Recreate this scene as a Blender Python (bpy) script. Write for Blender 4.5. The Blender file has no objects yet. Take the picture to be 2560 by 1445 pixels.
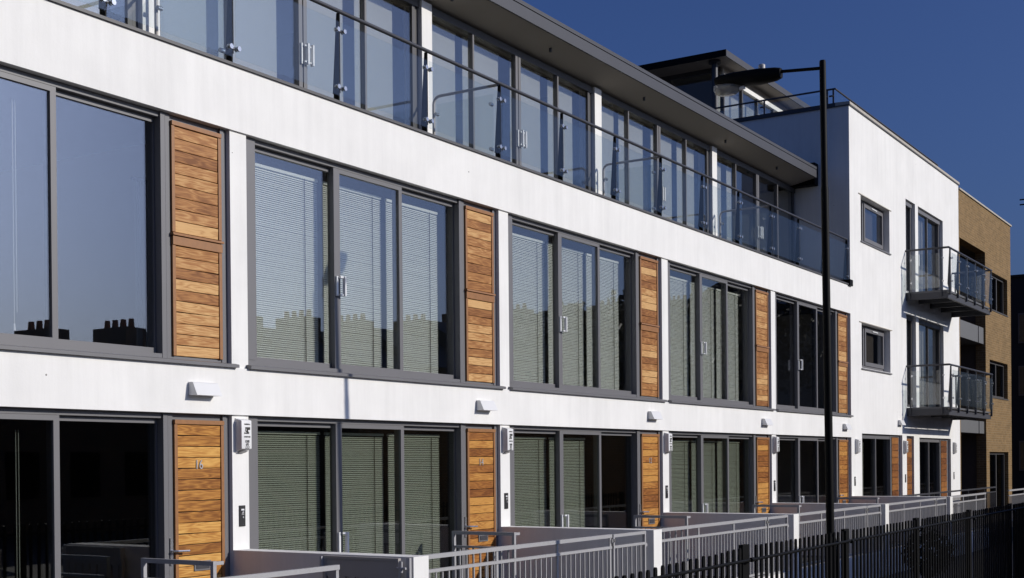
import bpy, bmesh, math, random
from mathutils import Vector, Matrix
R = random.Random(7)
SC = bpy.context.scene
COL = SC.collection

# ------------------------------------------------------------------ camera
CX, CY, F = 1196.1, 1169.7, 3286.0
YAW, PIT, ROL = 0.5724, -0.0043, -0.0091
CAM = Vector((0.0, -9.0095, 1.7389))
fw = Vector((math.cos(YAW) * math.cos(PIT), math.sin(YAW) * math.cos(PIT), math.sin(PIT)))
rt = Vector((math.sin(YAW), -math.cos(YAW), 0.0))
up = rt.cross(fw)
rt2 = rt * math.cos(ROL) + up * math.sin(ROL)
up2 = up * math.cos(ROL) - rt * math.sin(ROL)
cd = bpy.data.cameras.new('camera')
cam = bpy.data.objects.new('camera', cd)
COL.objects.link(cam)
cam.matrix_world = Matrix(((rt2.x, up2.x, -fw.x, CAM.x), (rt2.y, up2.y, -fw.y, CAM.y),
                           (rt2.z, up2.z, -fw.z, CAM.z), (0, 0, 0, 1)))
cd.sensor_fit = 'HORIZONTAL'
cd.sensor_width = 36.0
cd.lens = F / 2560.0 * 36.0
cd.shift_x = (1280.0 - CX) / 2560.0
cd.shift_y = (CY - 722.5) / 2560.0
cd.clip_start = 0.1
cd.clip_end = 3000.0
SC.camera = cam

# ------------------------------------------------------------------ sky, sun, exposure
SUNV = Vector((0.42, -1.0, 0.44)).normalized()
w = bpy.data.worlds.new('World')
SC.world = w
w.use_nodes = True
nt = w.node_tree
nt.nodes.clear()
sky = nt.nodes.new('ShaderNodeTexSky')
sky.sky_type = 'NISHITA'
sky.sun_disc = False
sky.sun_elevation = math.asin(SUNV.z)
sky.sun_rotation = math.atan2(SUNV.x, SUNV.y)
sky.altitude = 0.0
sky.air_density = 1.0
sky.dust_density = 3.5
sky.ozone_density = 3.0
bg = nt.nodes.new('ShaderNodeBackground')
bg.inputs['Strength'].default_value = 0.06
wo = nt.nodes.new('ShaderNodeOutputWorld')
pol = nt.nodes.new('ShaderNodeMix')          # deep polarised-film blue, the same over the whole sky
pol.data_type = 'RGBA'
pol.blend_type = 'MULTIPLY'
pol.inputs['Factor'].default_value = 1.0
pol.inputs['B'].default_value = (0.51, 0.70, 1.27, 1.0)
nt.links.new(sky.outputs['Color'], pol.inputs['A'])
nt.links.new(pol.outputs['Result'], bg.inputs['Color'])
nt.links.new(bg.outputs['Background'], wo.inputs['Surface'])
sl = bpy.data.lights.new('sun', 'SUN')
sl.energy = 3.5
sl.angle = math.radians(0.5)
sl.color = (1.0, 0.95, 0.87)
so = bpy.data.objects.new('sun', sl)
COL.objects.link(so)
so.location = (10, -30, 30)
so.rotation_euler = (-SUNV).to_track_quat('-Z', 'Y').to_euler()
SC.view_settings.view_transform = 'Standard'
SC.view_settings.look = 'None'
SC.view_settings.exposure = 0.0
SC.view_settings.gamma = 1.0
SC.view_settings.use_curve_mapping = False
SC.render.engine = 'CYCLES'
SC.cycles.use_denoising = True
SC.cycles.transparent_max_bounces = 32
SC.cycles.max_bounces = 8

# ------------------------------------------------------------------ materials
def new_mat(name):
    m = bpy.data.materials.new(name)
    m.use_nodes = True
    n = m.node_tree
    n.nodes.clear()
    o = n.nodes.new('ShaderNodeOutputMaterial')
    return m, n, o

def N(n, t, **kw):
    x = n.nodes.new(t)
    for k, v in kw.items():
        if k.startswith('_'):
            setattr(x, k[1:], v)
        else:
            x.inputs[k].default_value = v
    return x

def c4(c):
    return (c[0], c[1], c[2], 1.0)

def plain(name, col, rough=0.5, metal=0.0, var=0.08, scale=6.0, spec=0.5, bump=0.0, bscale=60.0):
    m, n, o = new_mat(name)
    p = N(n, 'ShaderNodeBsdfPrincipled', Roughness=rough, Metallic=metal)
    p.inputs['Specular IOR Level'].default_value = spec
    g = N(n, 'ShaderNodeNewGeometry')
    t = N(n, 'ShaderNodeTexNoise', Scale=scale, Detail=5.0, Roughness=0.6)
    n.links.new(g.outputs['Position'], t.inputs['Vector'])
    mx = N(n, 'ShaderNodeMix', _data_type='RGBA')
    mx.inputs['A'].default_value = c4([v * (1 - var) for v in col])
    mx.inputs['B'].default_value = c4([min(1, v * (1 + var)) for v in col])
    n.links.new(t.outputs['Fac'], mx.inputs['Factor'])
    n.links.new(mx.outputs['Result'], p.inputs['Base Color'])
    if bump:
        t2 = N(n, 'ShaderNodeTexNoise', Scale=bscale, Detail=4.0)
        n.links.new(g.outputs['Position'], t2.inputs['Vector'])
        b = N(n, 'ShaderNodeBump', Strength=bump, Distance=0.004)
        n.links.new(t2.outputs['Fac'], b.inputs['Height'])
        n.links.new(b.outputs['Normal'], p.inputs['Normal'])
    n.links.new(p.outputs['BSDF'], o.inputs['Surface'])
    return m

def render_mat(name, col):
    m, n, o = new_mat(name)
    p = N(n, 'ShaderNodeBsdfPrincipled', Roughness=0.85)
    p.inputs['Specular IOR Level'].default_value = 0.2
    g = N(n, 'ShaderNodeNewGeometry')
    big = N(n, 'ShaderNodeTexNoise', Scale=0.9, Detail=6.0, Roughness=0.62)
    n.links.new(g.outputs['Position'], big.inputs['Vector'])
    # rain streaks: noise stretched along Z
    mp = N(n, 'ShaderNodeMapping')
    mp.inputs['Scale'].default_value = (4.5, 4.5, 0.35)
    n.links.new(g.outputs['Position'], mp.inputs['Vector'])
    st = N(n, 'ShaderNodeTexNoise', Scale=1.0, Detail=5.0, Roughness=0.7)
    n.links.new(mp.outputs['Vector'], st.inputs['Vector'])
    ad = N(n, 'ShaderNodeMath', _operation='ADD')
    n.links.new(big.outputs['Fac'], ad.inputs[0])
    n.links.new(st.outputs['Fac'], ad.inputs[1])
    r = N(n, 'ShaderNodeMapRange')
    r.inputs['From Min'].default_value = 0.72
    r.inputs['From Max'].default_value = 1.2
    n.links.new(ad.outputs['Value'], r.inputs['Value'])
    mx = N(n, 'ShaderNodeMix', _data_type='RGBA')
    mx.inputs['A'].default_value = c4([v * 0.88 for v in col])
    mx.inputs['B'].default_value = c4(col)
    n.links.new(r.outputs['Result'], mx.inputs['Factor'])
    # small dark chips and pin holes
    vo = N(n, 'ShaderNodeTexVoronoi', Scale=2.6)
    n.links.new(g.outputs['Position'], vo.inputs['Vector'])
    ls = N(n, 'ShaderNodeMath', _operation='LESS_THAN')
    n.links.new(vo.outputs['Distance'], ls.inputs[0])
    wn = N(n, 'ShaderNodeSeparateColor')
    n.links.new(vo.outputs['Color'], wn.inputs['Color'])
    sz = N(n, 'ShaderNodeMapRange')
    sz.inputs['From Min'].default_value = 0.5
    sz.inputs['From Max'].default_value = 1.0
    sz.inputs['To Min'].default_value = 0.0
    sz.inputs['To Max'].default_value = 0.028
    n.links.new(wn.outputs['Red'], sz.inputs['Value'])
    n.links.new(sz.outputs['Result'], ls.inputs[1])
    mx2 = N(n, 'ShaderNodeMix', _data_type='RGBA')
    mx2.inputs['B'].default_value = (0.16, 0.15, 0.14, 1)
    n.links.new(ls.outputs['Value'], mx2.inputs['Factor'])
    n.links.new(mx.outputs['Result'], mx2.inputs['A'])
    n.links.new(mx2.outputs['Result'], p.inputs['Base Color'])
    fine = N(n, 'ShaderNodeTexNoise', Scale=45.0, Detail=6.0, Roughness=0.7)
    n.links.new(g.outputs['Position'], fine.inputs['Vector'])
    b = N(n, 'ShaderNodeBump', Strength=0.18, Distance=0.006)
    n.links.new(fine.outputs['Fac'], b.inputs['Height'])
    b2 = N(n, 'ShaderNodeBump', Strength=0.25, Distance=0.03)
    n.links.new(big.outputs['Fac'], b2.inputs['Height'])
    n.links.new(b.outputs['Normal'], b2.inputs['Normal'])
    n.links.new(b2.outputs['Normal'], p.inputs['Normal'])
    n.links.new(p.outputs['BSDF'], o.inputs['Surface'])
    return m

def timber_mat(name, dark, mid, light, lo=0.0, hi=1.0):
    m, n, o = new_mat(name)
    p = N(n, 'ShaderNodeBsdfPrincipled', Roughness=0.5)
    p.inputs['Specular IOR Level'].default_value = 0.25
    tc = N(n, 'ShaderNodeTexCoord')
    oi = N(n, 'ShaderNodeObjectInfo')
    mul = N(n, 'ShaderNodeMath', _operation='MULTIPLY')
    mul.inputs[1].default_value = 37.0
    n.links.new(oi.outputs['Random'], mul.inputs[0])
    cb = N(n, 'ShaderNodeCombineXYZ')
    for i in ('X', 'Y', 'Z'):
        n.links.new(mul.outputs['Value'], cb.inputs[i])
    va = N(n, 'ShaderNodeVectorMath', _operation='ADD')
    n.links.new(tc.outputs['Object'], va.inputs[0])
    n.links.new(cb.outputs['Vector'], va.inputs[1])
    # flowing figure: bands across the board, bent by a slow noise
    mp = N(n, 'ShaderNodeMapping')
    mp.inputs['Scale'].default_value = (1.5, 1.5, 13.0)
    n.links.new(va.outputs['Vector'], mp.inputs['Vector'])
    sl_ = N(n, 'ShaderNodeTexNoise', Scale=1.0, Detail=2.0, Roughness=0.45)
    n.links.new(mp.outputs['Vector'], sl_.inputs['Vector'])
    k1 = N(n, 'ShaderNodeMath', _operation='MULTIPLY')
    k1.inputs[1].default_value = 9.0
    n.links.new(sl_.outputs['Fac'], k1.inputs[0])
    fr = N(n, 'ShaderNodeMath', _operation='PINGPONG')
    fr.inputs[1].default_value = 0.5
    n.links.new(k1.outputs['Value'], fr.inputs[0])
    k2 = N(n, 'ShaderNodeMath', _operation='MULTIPLY')
    k2.inputs[1].default_value = 2.0
    n.links.new(fr.outputs['Value'], k2.inputs[0])
    # fibres
    mp2 = N(n, 'ShaderNodeMapping')
    mp2.inputs['Scale'].default_value = (7.0, 7.0, 170.0)
    n.links.new(va.outputs['Vector'], mp2.inputs['Vector'])
    fb = N(n, 'ShaderNodeTexNoise', Scale=1.0, Detail=5.0, Roughness=0.7)
    n.links.new(mp2.outputs['Vector'], fb.inputs['Vector'])
    # broad stains
    mp3 = N(n, 'ShaderNodeMapping')
    mp3.inputs['Scale'].default_value = (4.0, 4.0, 7.0)
    n.links.new(va.outputs['Vector'], mp3.inputs['Vector'])
    bl = N(n, 'ShaderNodeTexNoise', Scale=1.0, Detail=3.0)
    n.links.new(mp3.outputs['Vector'], bl.inputs['Vector'])
    def mad(a, ka, b, kb, kc=0.0):
        x = N(n, 'ShaderNodeMath', _operation='MULTIPLY_ADD')
        n.links.new(a, x.inputs[0])
        x.inputs[1].default_value = ka
        x.inputs[2].default_value = kc
        y = N(n, 'ShaderNodeMath', _operation='MULTIPLY_ADD')
        n.links.new(b, y.inputs[0])
        y.inputs[1].default_value = kb
        n.links.new(x.outputs['Value'], y.inputs[2])
        return y.outputs['Value']
    s = mad(k2.outputs['Value'], 0.5, fb.outputs['Fac'], 0.8, -0.51)
    s2 = mad(bl.outputs['Fac'], 0.8, oi.outputs['Random'], 0.98, -0.64)
    tot = N(n, 'ShaderNodeMath', _operation='ADD')
    n.links.new(s, tot.inputs[0])
    n.links.new(s2, tot.inputs[1])
    mr = N(n, 'ShaderNodeMapRange')
    mr.inputs['From Min'].default_value = -0.25
    mr.inputs['From Max'].default_value = 0.85
    mr.inputs['To Min'].default_value = lo
    mr.inputs['To Max'].default_value = hi
    n.links.new(tot.outputs['Value'], mr.inputs['Value'])
    cr = N(n, 'ShaderNodeValToRGB')
    e = cr.color_ramp.elements
    e[0].position = 0.0
    e[0].color = c4(dark)
    e[1].position = 1.0
    e[1].color = c4(light)
    x = e.new(0.5)
    x.color = c4(mid)
    n.links.new(mr.outputs['Result'], cr.inputs['Fac'])
    n.links.new(cr.outputs['Color'], p.inputs['Base Color'])
    b = N(n, 'ShaderNodeBump', Strength=0.25, Distance=0.002)
    n.links.new(fb.outputs['Fac'], b.inputs['Height'])
    n.links.new(b.outputs['Normal'], p.inputs['Normal'])
    n.links.new(p.outputs['BSDF'], o.inputs['Surface'])
    return m

def glass_mat(name, r0, tint, wav=0.0, k=0.4):
    """thin pane: mirror weighted by angle over a clear sheet (no refraction: the pane is thin)"""
    m, n, o = new_mat(name)
    lw = N(n, 'ShaderNodeLayerWeight', Blend=0.5)
    pw = N(n, 'ShaderNodeMath', _operation='POWER')
    pw.inputs[1].default_value = 5.0
    n.links.new(lw.outputs['Facing'], pw.inputs[0])
    ma = N(n, 'ShaderNodeMath', _operation='MULTIPLY_ADD')
    ma.inputs[1].default_value = k * (1.0 - r0)
    ma.inputs[2].default_value = r0
    n.links.new(pw.outputs['Value'], ma.inputs[0])
    tr = N(n, 'ShaderNodeBsdfTransparent')
    tr.inputs['Color'].default_value = c4(tint)
    gl = N(n, 'ShaderNodeBsdfGlossy', Roughness=0.0)
    if wav:
        g = N(n, 'ShaderNodeNewGeometry')
        t = N(n, 'ShaderNodeTexNoise', Scale=1.1, Detail=1.0)
        n.links.new(g.outputs['Position'], t.inputs['Vector'])
        b = N(n, 'ShaderNodeBump', Strength=wav, Distance=0.02)
        n.links.new(t.outputs['Fac'], b.inputs['Height'])
        n.links.new(b.outputs['Normal'], gl.inputs['Normal'])
    mx = N(n, 'ShaderNodeMixShader')
    n.links.new(ma.outputs['Value'], mx.inputs['Fac'])
    n.links.new(tr.outputs['BSDF'], mx.inputs[1])
    n.links.new(gl.outputs['BSDF'], mx.inputs[2])
    n.links.new(mx.outputs['Shader'], o.inputs['Surface'])
    return m

def bowl_mat(name):
    m, n, o = new_mat(name)
    a = N(n, 'ShaderNodeBsdfTransparent')
    a.inputs['Color'].default_value = (0.75, 0.74, 0.7, 1)
    b = N(n, 'ShaderNodeBsdfPrincipled', Roughness=0.15)
    b.inputs['Base Color'].default_value = (0.34, 0.33, 0.31, 1)
    x = N(n, 'ShaderNodeMixShader', Fac=0.5)
    n.links.new(a.outputs['BSDF'], x.inputs[1])
    n.links.new(b.outputs['BSDF'], x.inputs[2])
    n.links.new(x.outputs['Shader'], o.inputs['Surface'])
    return m

def brick_mat(name, a, b_, mortar, sc=1.0):
    m, n, o = new_mat(name)
    p = N(n, 'ShaderNodeBsdfPrincipled', Roughness=0.9)
    p.inputs['Specular IOR Level'].default_value = 0.15
    g = N(n, 'ShaderNodeNewGeometry')
    sx = N(n, 'ShaderNodeSeparateXYZ')
    n.links.new(g.outputs['Position'], sx.inputs['Vector'])
    ad = N(n, 'ShaderNodeMath', _operation='ADD')
    n.links.new(sx.outputs['X'], ad.inputs[0])
    n.links.new(sx.outputs['Y'], ad.inputs[1])
    cb = N(n, 'ShaderNodeCombineXYZ')
    n.links.new(ad.outputs['Value'], cb.inputs['X'])
    n.links.new(sx.outputs['Z'], cb.inputs['Y'])
    t = N(n, 'ShaderNodeTexBrick', Scale=1.0)
    t.inputs['Brick Width'].default_value = 0.225 * sc
    t.inputs['Row Height'].default_value = 0.075 * sc
    t.inputs['Mortar Size'].default_value = 0.006 * sc
    t.inputs['Mortar Smooth'].default_value = 0.2
    t.inputs['Color1'].default_value = c4(a)
    t.inputs['Color2'].default_value = c4(b_)
    t.inputs['Mortar'].default_value = c4(mortar)
    n.links.new(cb.outputs['Vector'], t.inputs['Vector'])
    ns = N(n, 'ShaderNodeTexNoise', Scale=1.3, Detail=6.0, Roughness=0.7)
    n.links.new(g.outputs['Position'], ns.inputs['Vector'])
    hv = N(n, 'ShaderNodeMapRange')
    hv.inputs['To Min'].default_value = 0.7
    hv.inputs['To Max'].default_value = 1.3
    n.links.new(ns.outputs['Fac'], hv.inputs['Value'])
    mm = N(n, 'ShaderNodeVectorMath', _operation='SCALE')
    n.links.new(t.outputs['Color'], mm.inputs[0])
    n.links.new(hv.outputs['Result'], mm.inputs['Scale'])
    n.links.new(mm.outputs['Vector'], p.inputs['Base Color'])
    b = N(n, 'ShaderNodeBump', Strength=0.7, Distance=0.008)
    b.invert = True
    n.links.new(t.outputs['Fac'], b.inputs['Height'])
    n.links.new(b.outputs['Normal'], p.inputs['Normal'])
    n.links.new(p.outputs['BSDF'], o.inputs['Surface'])
    return m

M = dict(
    white=render_mat('white_render', (0.81, 0.797, 0.77)),
    frame=plain('grey_frame_paint', (0.14, 0.136, 0.141), 0.45, var=0.06, scale=3),
    frame2=plain('brown_grey_frame', (0.07, 0.066, 0.066), 0.45, var=0.06),
    timber=timber_mat('oiled_timber', (0.21, 0.075, 0.015), (0.45, 0.20, 0.042), (0.66, 0.37, 0.10)),
    timber_r=timber_mat('red_brown_timber', (0.16, 0.052, 0.011), (0.33, 0.128, 0.027), (0.53, 0.26, 0.062)),
    timber_d=timber_mat('dark_red_timber', (0.09, 0.028, 0.007), (0.20, 0.07, 0.017), (0.33, 0.135, 0.033)),
    timber_w=timber_mat('weathered_timber', (0.19, 0.072, 0.021), (0.375, 0.168, 0.054), (0.60, 0.36, 0.15)),
    timber_t=plain('dark_timber_trim', (0.27, 0.115, 0.033), 0.5, var=0.3, scale=20),
    glass=glass_mat('window_glass', 0.215, (0.95, 0.96, 0.945), 0.03, 0.75),
    glass_dark=glass_mat('tinted_window_glass', 0.13, (0.75, 0.768, 0.738), 0.03),
    balglass=glass_mat('balustrade_glass', 0.068, (0.945, 0.965, 0.96), 0.0, 0.25),
    edge=plain('glass_edge', (0.03, 0.06, 0.055), 0.2),
    slat=plain('blind_slat', (0.85, 0.875, 0.83), 0.45, var=0.03),
    slat_g=plain('cream_blind_slat', (0.74, 0.76, 0.69), 0.45, var=0.03),
    roller=plain('roller_blind_fabric', (0.52, 0.52, 0.50), 0.9, var=0.04),
    dark=plain('dark_metal', (0.022, 0.021, 0.022), 0.4),
    fascia=plain('zinc_fascia', (0.042, 0.042, 0.049), 0.5, var=0.15, scale=2.2),
    coping=plain('stone_coping', (0.42, 0.38, 0.32), 0.8, var=0.25, scale=5),
    soffit=plain('soffit_board', (0.33, 0.295, 0.255), 0.8, var=0.06, scale=1.2),
    steel=plain('galvanised_steel', (0.37, 0.365, 0.37), 0.42, var=0.12, scale=30),
    steel_d=plain('dark_steel', (0.045, 0.045, 0.052), 0.4, var=0.15),
    chrome=plain('bright_steel', (0.62, 0.62, 0.63), 0.22, metal=0.85, var=0.05),
    satin=plain('satin_white_metal', (0.74, 0.74, 0.74), 0.3, var=0.03),
    plastic=plain('white_plastic', (0.72, 0.715, 0.71), 0.4, var=0.03),
    black=plain('black_paint', (0.005, 0.005, 0.005), 0.55, var=0.2, spec=0.1),
    print_=plain('black_print', (0.012, 0.012, 0.012), 0.6),
    glass_low=glass_mat('shaded_window_glass', 0.035, (0.8, 0.82, 0.82), 0.02, 0.25),
    lens=bowl_mat('lamp_bowl'),
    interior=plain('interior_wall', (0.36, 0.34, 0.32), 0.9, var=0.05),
    int_dark=plain('dark_interior', (0.08, 0.062, 0.052), 0.9, var=0.1),  # dimness of the rooms is put into this dark wall colour
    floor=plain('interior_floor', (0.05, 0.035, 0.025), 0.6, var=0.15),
    curtain=plain('curtain_cloth', (0.42, 0.43, 0.41), 0.95, var=0.1),
    brick=brick_mat('buff_brick', (0.245, 0.155, 0.07), (0.18, 0.115, 0.052), (0.31, 0.235, 0.145)),
    brick_d=brick_mat('stock_brick', (0.16, 0.10, 0.06), (0.12, 0.085, 0.06), (0.17, 0.15, 0.13)),
    panel=plain('grey_panel', (0.13, 0.13, 0.13), 0.5, var=0.08, scale=2),
    roof=plain('slate_roof', (0.045, 0.045, 0.05), 0.7, var=0.3, scale=4),
    pot=plain('clay_pot', (0.25, 0.1, 0.05), 0.8),
    asphalt=plain('asphalt', (0.024, 0.023, 0.022), 0.9, var=0.3, scale=9, bump=0.4, bscale=80),
    paving=plain('paving', (0.085, 0.078, 0.07), 0.85, var=0.25, scale=3, bump=0.2),
    deck=plain('balcony_deck', (0.10, 0.10, 0.105), 0.5, var=0.1),
    leaf=plain('dark_leaf', (0.005, 0.007, 0.004), 0.7, var=0.4, scale=20),
    bark=plain('bark', (0.05, 0.035, 0.025), 0.9),
    gate=plain('gate_paint', (0.36, 0.335, 0.31), 0.5, var=0.08),
    block=plain('wall_in_shade', (0.009, 0.008, 0.008), 0.8, var=0.2, scale=0.6),  # far building's shade is put into this near-black wall colour
)

# ------------------------------------------------------------------ building helpers
WL = {}                                    # world location of every parent

def tag(o, label=None, cat=None, group=None, kind=None):
    if label: o['label'] = label
    if cat: o['category'] = cat
    if group: o['group'] = group
    if kind: o['kind'] = kind
    return o

def link(o, parent, loc):
    COL.objects.link(o)
    loc = Vector(loc)
    if parent is not None:
        o.parent = parent
        o.location = loc - WL[parent.name]
    else:
        o.location = loc
    WL[o.name] = loc
    return o

def empty(name, loc, parent=None):
    o = bpy.data.objects.new(name, None)
    o.empty_display_size = 0.2
    return link(o, parent, loc)

def thing(name, loc, label, cat, group=None):
    return tag(empty(name, loc), label, cat, group)

class MB:
    def __init__(s):
        s.v = []
        s.f = []
    def box(s, x0, x1, y0, y1, z0, z1):
        b = len(s.v)
        s.v += [(x0, y0, z0), (x1, y0, z0), (x1, y1, z0), (x0, y1, z0),
                (x0, y0, z1), (x1, y0, z1), (x1, y1, z1), (x0, y1, z1)]
        s.f += [tuple(b + i for i in q) for q in ((0, 3, 2, 1), (4, 5, 6, 7), (0, 1, 5, 4), (1, 2, 6, 5), (2, 3, 7, 6), (3, 0, 4, 7))]
        return s
    def prism_x(s, prof, x0, x1):
        """profile in (y,z), counter-clockwise seen from +X, swept along X"""
        b = len(s.v); n = len(prof)
        s.v += [(x0, y, z) for y, z in prof] + [(x1, y, z) for y, z in prof]
        s.f += [tuple(b + i for i in reversed(range(n))), tuple(b + n + i for i in range(n))]
        for i in range(n):
            j = (i + 1) % n
            s.f.append((b + i, b + j, b + n + j, b + n + i))
        return s
    def prism_y(s, prof, y0, y1):
        """profile in (x,z), counter-clockwise seen from -Y, swept from y0 (front) to y1"""
        b = len(s.v); n = len(prof)
        s.v += [(x, y0, z) for x, z in prof] + [(x, y1, z) for x, z in prof]
        s.f += [tuple(b + i for i in range(n)), tuple(b + n + i for i in reversed(range(n)))]
        for i in range(n):
            j = (i + 1) % n
            s.f.append((b + j, b + i, b + n + i, b + n + j))
        return s
    def tube(s, pts, rad, n=10, caps=True):
        pts = [Vector(p) for p in pts]
        rad = rad if isinstance(rad, (list, tuple)) else [rad] * len(pts)
        rings = []
        ref = None
        for i, p in enumerate(pts):
            d = (pts[min(i + 1, len(pts) - 1)] - pts[max(i - 1, 0)]).normalized()
            if ref is None:
                ref = d.cross(Vector((0.3, 0.2, 1.0) if abs(d.z) < 0.9 else (1.0, 0.1, 0.0))).normalized()
            a = (ref - d * ref.dot(d)).normalized()
            ref = a
            c = d.cross(a)
            b = len(s.v)
            for k in range(n):
                t = 2 * math.pi * k / n
                s.v.append(tuple(p + (a * math.cos(t) + c * math.sin(t)) * rad[i]))
            rings.append(b)
        for q in range(len(rings) - 1):
            for k in range(n):
                j = (k + 1) % n
                s.f.append((rings[q] + k, rings[q] + j, rings[q + 1] + j, rings[q + 1] + k))
        if caps:
            s.f.append(tuple(rings[0] + k for k in reversed(range(n))))
            s.f.append(tuple(rings[-1] + k for k in range(n)))
        return s
    def quad(s, *p):
        b = len(s.v)
        s.v += [tuple(q) for q in p]
        s.f.append(tuple(range(b, b + len(p))))
        return s
    def build(s, name, mat, parent=None, smooth=False, bevel=0.0, key=None, kind=None):
        lo = [min(v[i] for v in s.v) for i in range(3)]
        hi = [max(v[i] for v in s.v) for i in range(3)]
        c = Vector([(lo[i] + hi[i]) / 2 for i in range(3)])
        kk = (key, mat.name) if key else None
        me = CACHE.get(kk) if kk else None
        if me is None:
            me = bpy.data.meshes.new(name)
            me.from_pydata([tuple(Vector(v) - c) for v in s.v], [], s.f)
            me.materials.append(mat)
            bm = bmesh.new()
            bm.from_mesh(me)
            if bevel:
                bmesh.ops.bevel(bm, geom=list(bm.edges), offset=bevel, segments=2, affect='EDGES', profile=0.6)
            bmesh.ops.recalc_face_normals(bm, faces=bm.faces)
            bm.to_mesh(me)
            bm.free()
            if smooth:
                me.shade_smooth()
                me.set_sharp_from_angle(angle=math.radians(35))
            if kk:
                CACHE[kk] = me
        o = bpy.data.objects.new(name, me)
        link(o, parent, c)
        if kind:
            o['kind'] = kind
        return o

CACHE = {}

def bx(name, mat, parent, x0, x1, y0, y1, z0, z1, bevel=0.0, kind=None):
    k = ('box', round(x1 - x0, 4), round(y1 - y0, 4), round(z1 - z0, 4), bevel)
    return MB().box(x0, x1, y0, y1, z0, z1).build(name, mat, parent, key=k, bevel=bevel, kind=kind)

def walled(x0, x1, z0, z1, y0, y1, holes):
    """front wall slab with rectangular openings (x0,x1,z0,z1); no inner faces"""
    m = MB()
    xs = sorted({x0, x1, *[h[0] for h in holes], *[h[1] for h in holes]})
    zs = sorted({z0, z1, *[h[2] for h in holes], *[h[3] for h in holes]})
    xs = [x for x in xs if x0 <= x <= x1]
    zs = [z for z in zs if z0 <= z <= z1]
    def solid(i, j):
        if i < 0 or j < 0 or i >= len(xs) - 1 or j >= len(zs) - 1:
            return False
        cx, cz = (xs[i] + xs[i + 1]) / 2, (zs[j] + zs[j + 1]) / 2
        return not any(h[0] < cx < h[1] and h[2] < cz < h[3] for h in holes)
    for i in range(len(xs) - 1):
        for j in range(len(zs) - 1):
            if not solid(i, j):
                continue
            a, b, c, d = xs[i], xs[i + 1], zs[j], zs[j + 1]
            m.quad((a, y0, c), (b, y0, c), (b, y0, d), (a, y0, d))
            m.quad((a, y1, c), (a, y1, d), (b, y1, d), (b, y1, c))
            if not solid(i - 1, j): m.quad((a, y0, c), (a, y0, d), (a, y1, d), (a, y1, c))
            if not solid(i + 1, j): m.quad((b, y0, c), (b, y1, c), (b, y1, d), (b, y0, d))
            if not solid(i, j - 1): m.quad((a, y0, c), (a, y1, c), (b, y1, c), (b, y0, c))
            if not solid(i, j + 1): m.quad((a, y0, d), (b, y0, d), (b, y1, d), (a, y1, d))
    return m

def lettering(name, txt, size, x, y, z, mat, parent, wide=1.0):
    cu = bpy.data.curves.new('letters', 'FONT')
    cu.body = txt
    cu.size = size
    cu.align_x = 'CENTER'
    cu.extrude = 0.001
    cu.resolution_u = 3
    t = bpy.data.objects.new('letters', cu)
    COL.objects.link(t)
    dg = bpy.context.evaluated_depsgraph_get()
    me = bpy.data.meshes.new_from_object(t.evaluated_get(dg))
    bpy.data.objects.remove(t)
    me.materials.clear()
    me.materials.append(mat)
    o = bpy.data.objects.new(name, me)
    link(o, parent, (x, y, z))
    o.rotation_euler = (math.pi / 2, 0, 0)
    o.scale = (wide, 1, 1)
    return o

ORD = ['first', 'second', 'third', 'fourth', 'fifth', 'sixth', 'seventh', 'eighth']
BAY = ['leftmost', 'second', 'third', 'fourth', 'fifth']
def XC(k): return 9.56 + 5.0 * k            # left edge of white pillar k
def LB(k): return 4.795 + 5.0 * k           # left edge of window bay k
CW = 0.235
GZ = -0.45                                  # street level
FZ = -0.07                                  # ground-floor level
BL = 29.57                                  # left face of the end block

# ------------------------------------------------------------------ ground
g = MB().quad((-900, -900, GZ), (1500, -900, GZ), (1500, 900, GZ), (-900, 900, GZ)).build('ground', M['asphalt'])
tag(g, kind='structure')
tag(MB().box(0, 60, -4.6, -2.2, GZ - 0.05, GZ + 0.03).build('path', M['paving']), kind='structure')
tag(MB().box(4.3, 48, -2.0, 0.06, GZ - 0.04, FZ - 0.03).build('patio', M['paving']), kind='structure')

# ------------------------------------------------------------------ white terrace
TB = thing('white_terrace', (4.3, 0, 0), 'long white rendered terrace with grey window bays, timber doors and set-back glazed top floor', 'building')
XL = 4.3
MB().box(XL, BL - 0.001, 0, 0.3, 5.027, 5.655).build('parapet_wall', M['white'], TB)
MB().box(XL, BL - 0.001, 0, 0.3, 2.227, 2.688).build('spandrel_wall', M['white'], TB)
for k in range(-1, 4):
    x = XC(k)
    bx('pillar', M['white'], TB, x, x + CW, 0.03, 0.3, GZ, 2.226)
    bx('pillar', M['white'], TB, x, x + CW, 0.025, 0.3, 2.689, 5.026)
MB().box(XL, BL - 0.09, -0.025, 0.33, 5.656, 5.684).build('parapet_coping', M['frame2'], TB)
MB().box(BL - 0.17, BL + 0.05, -0.05, 0.2, 5.64, 5.78).build('coping_end', M['black'], TB)
bx('terrace_deck', M['paving'], TB, XL, BL - 0.002, 0.3, 6.0, 5.40, 5.56)
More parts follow.
